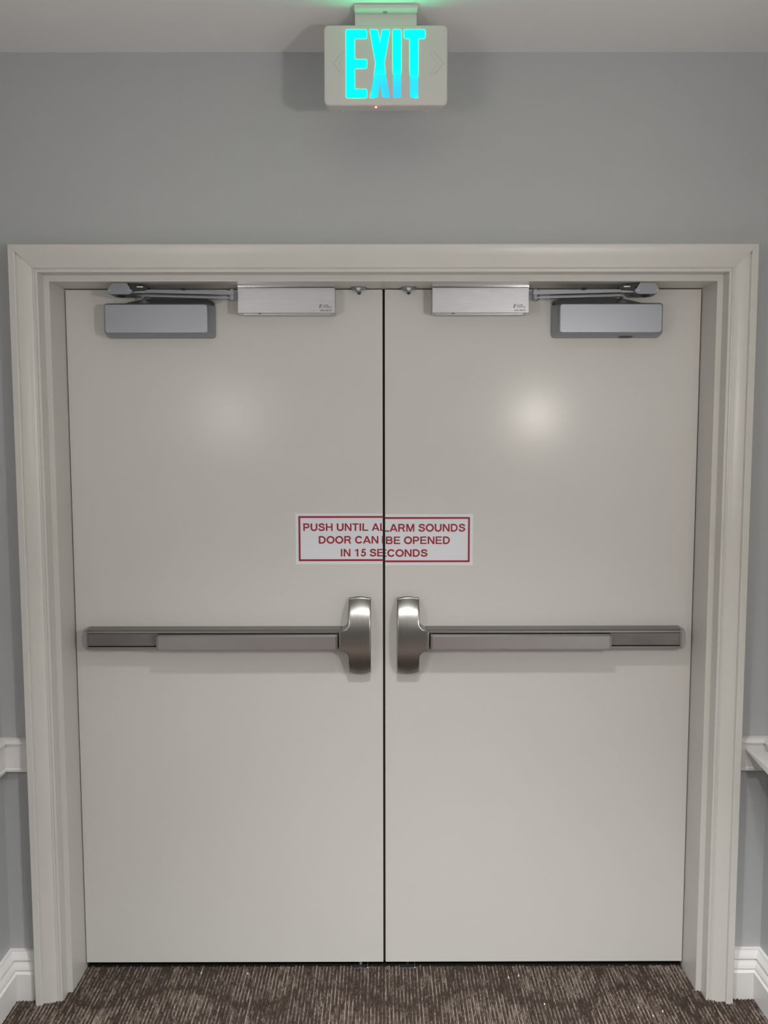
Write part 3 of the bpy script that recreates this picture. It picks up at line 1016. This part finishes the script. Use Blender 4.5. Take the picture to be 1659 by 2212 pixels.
# charge light, test window and latch feet under the housing
bm = bmesh.new()
bmesh.ops.create_icosphere(bm, subdivisions=2, radius=0.0026, matrix=Matrix.Translation((-0.0182, -0.3300, 2.4200)))
finish('charge_light', bm, 'led', sg, 60)
box('test_window', 'chrome', -0.0080, 0.0270, -0.3330, -0.3315, 2.4198, 2.4210, 0, sg)
for x in (-0.100, 0.100, 0.108):
    box('latch_foot', 'plastic', x - 0.002, x + 0.002, -0.306, -0.302, 2.4190, 2.4215, 0, sg)
# ceiling canopy
bm = bmesh.new()
prism(bm, [(-0.3610, ZC - 0.0003), (-0.3625, ZC - 0.0090), (-0.3600, ZC - 0.0130), (-0.2300, ZC - 0.0130), (-0.2300, ZC - 0.0003)],
      'x', -0.0700, 0.0815)
bmesh.ops.bevel(bm, geom=bm.edges[:], offset=0.0015, segments=2, affect='EDGES')
cn = finish('ceiling_canopy', bm, 'plastic', sg, 40)
bm = bmesh.new()
rod(bm, (0.004, -0.3475, ZC - 0.0125), (0.004, -0.3475, ZC - 0.0134), 0.0060, 0.0060, 20)
finish('screw_hole', bm, 'groove', cn)
box('mounting_neck', 'plastic', -0.0685, 0.0800, -0.3385, -0.303, SZ1 - 0.004, ZC - 0.0125, 0.001, sg)

# ------------------------------------------------------------------ sconces and downlight fittings behind the camera
for s, side in ((-1, 'left'), (1, 'right')):
    t = thing('wall_sconce', 'small steel wall light on the %s side wall of the hallway' % side, 'wall lamp',
              ((XL if s < 0 else XR), SCONCE_Y, SCONCE_Z), 'wall lights along the hallway')
    xw = XL if s < 0 else XR
    bm = bmesh.new()
    rod(bm, (xw - s * 0.0005, SCONCE_Y, SCONCE_Z - 0.10), (xw - s * 0.014, SCONCE_Y, SCONCE_Z - 0.10), 0.055, 0.050, 28)
    rod(bm, (xw - s * 0.012, SCONCE_Y, SCONCE_Z - 0.10), (s * SCONCE_X, SCONCE_Y, SCONCE_Z - 0.10), 0.008, 0.008, 12)
    rod(bm, (s * SCONCE_X, SCONCE_Y, SCONCE_Z - 0.11), (s * SCONCE_X, SCONCE_Y, SCONCE_Z - 0.066), 0.016, 0.028, 20)
    finish('bracket', bm, 'brass', t, 40)
    bm = bmesh.new()
    rod(bm, (s * SCONCE_X, SCONCE_Y, SCONCE_Z - 0.067), (s * SCONCE_X, SCONCE_Y, SCONCE_Z - 0.056), 0.020, 0.012, 20)
    finish('lamp_holder', bm, 'globe', t, 40)
for (x, y, e_, r_), lab in zip(DOWN_AND_FILL_LIGHTS, ('round recessed downlight in the ceiling nearest the doors',
                                           'added fill lamp shaped as a round ceiling downlight, second from the doors',
                                           'added fill lamp shaped as a round ceiling downlight, farthest from the doors')):
    t = thing('downlight', lab, 'ceiling lamp', (x, y, ZC), 'recessed ceiling downlights')  # second and third fittings belong to the added fill lamps
    bm = bmesh.new()
    rod(bm, (x, y, ZC - 0.0005), (x, y, ZC - 0.006), 0.075, 0.070, 32)
    finish('trim_ring', bm, 'plastic', t, 40)
    bm = bmesh.new()
    rod(bm, (x, y, ZC - 0.006), (x, y, ZC - 0.0075), 0.052, 0.050, 32)
    finish('diffuser', bm, 'lens', t, 40)
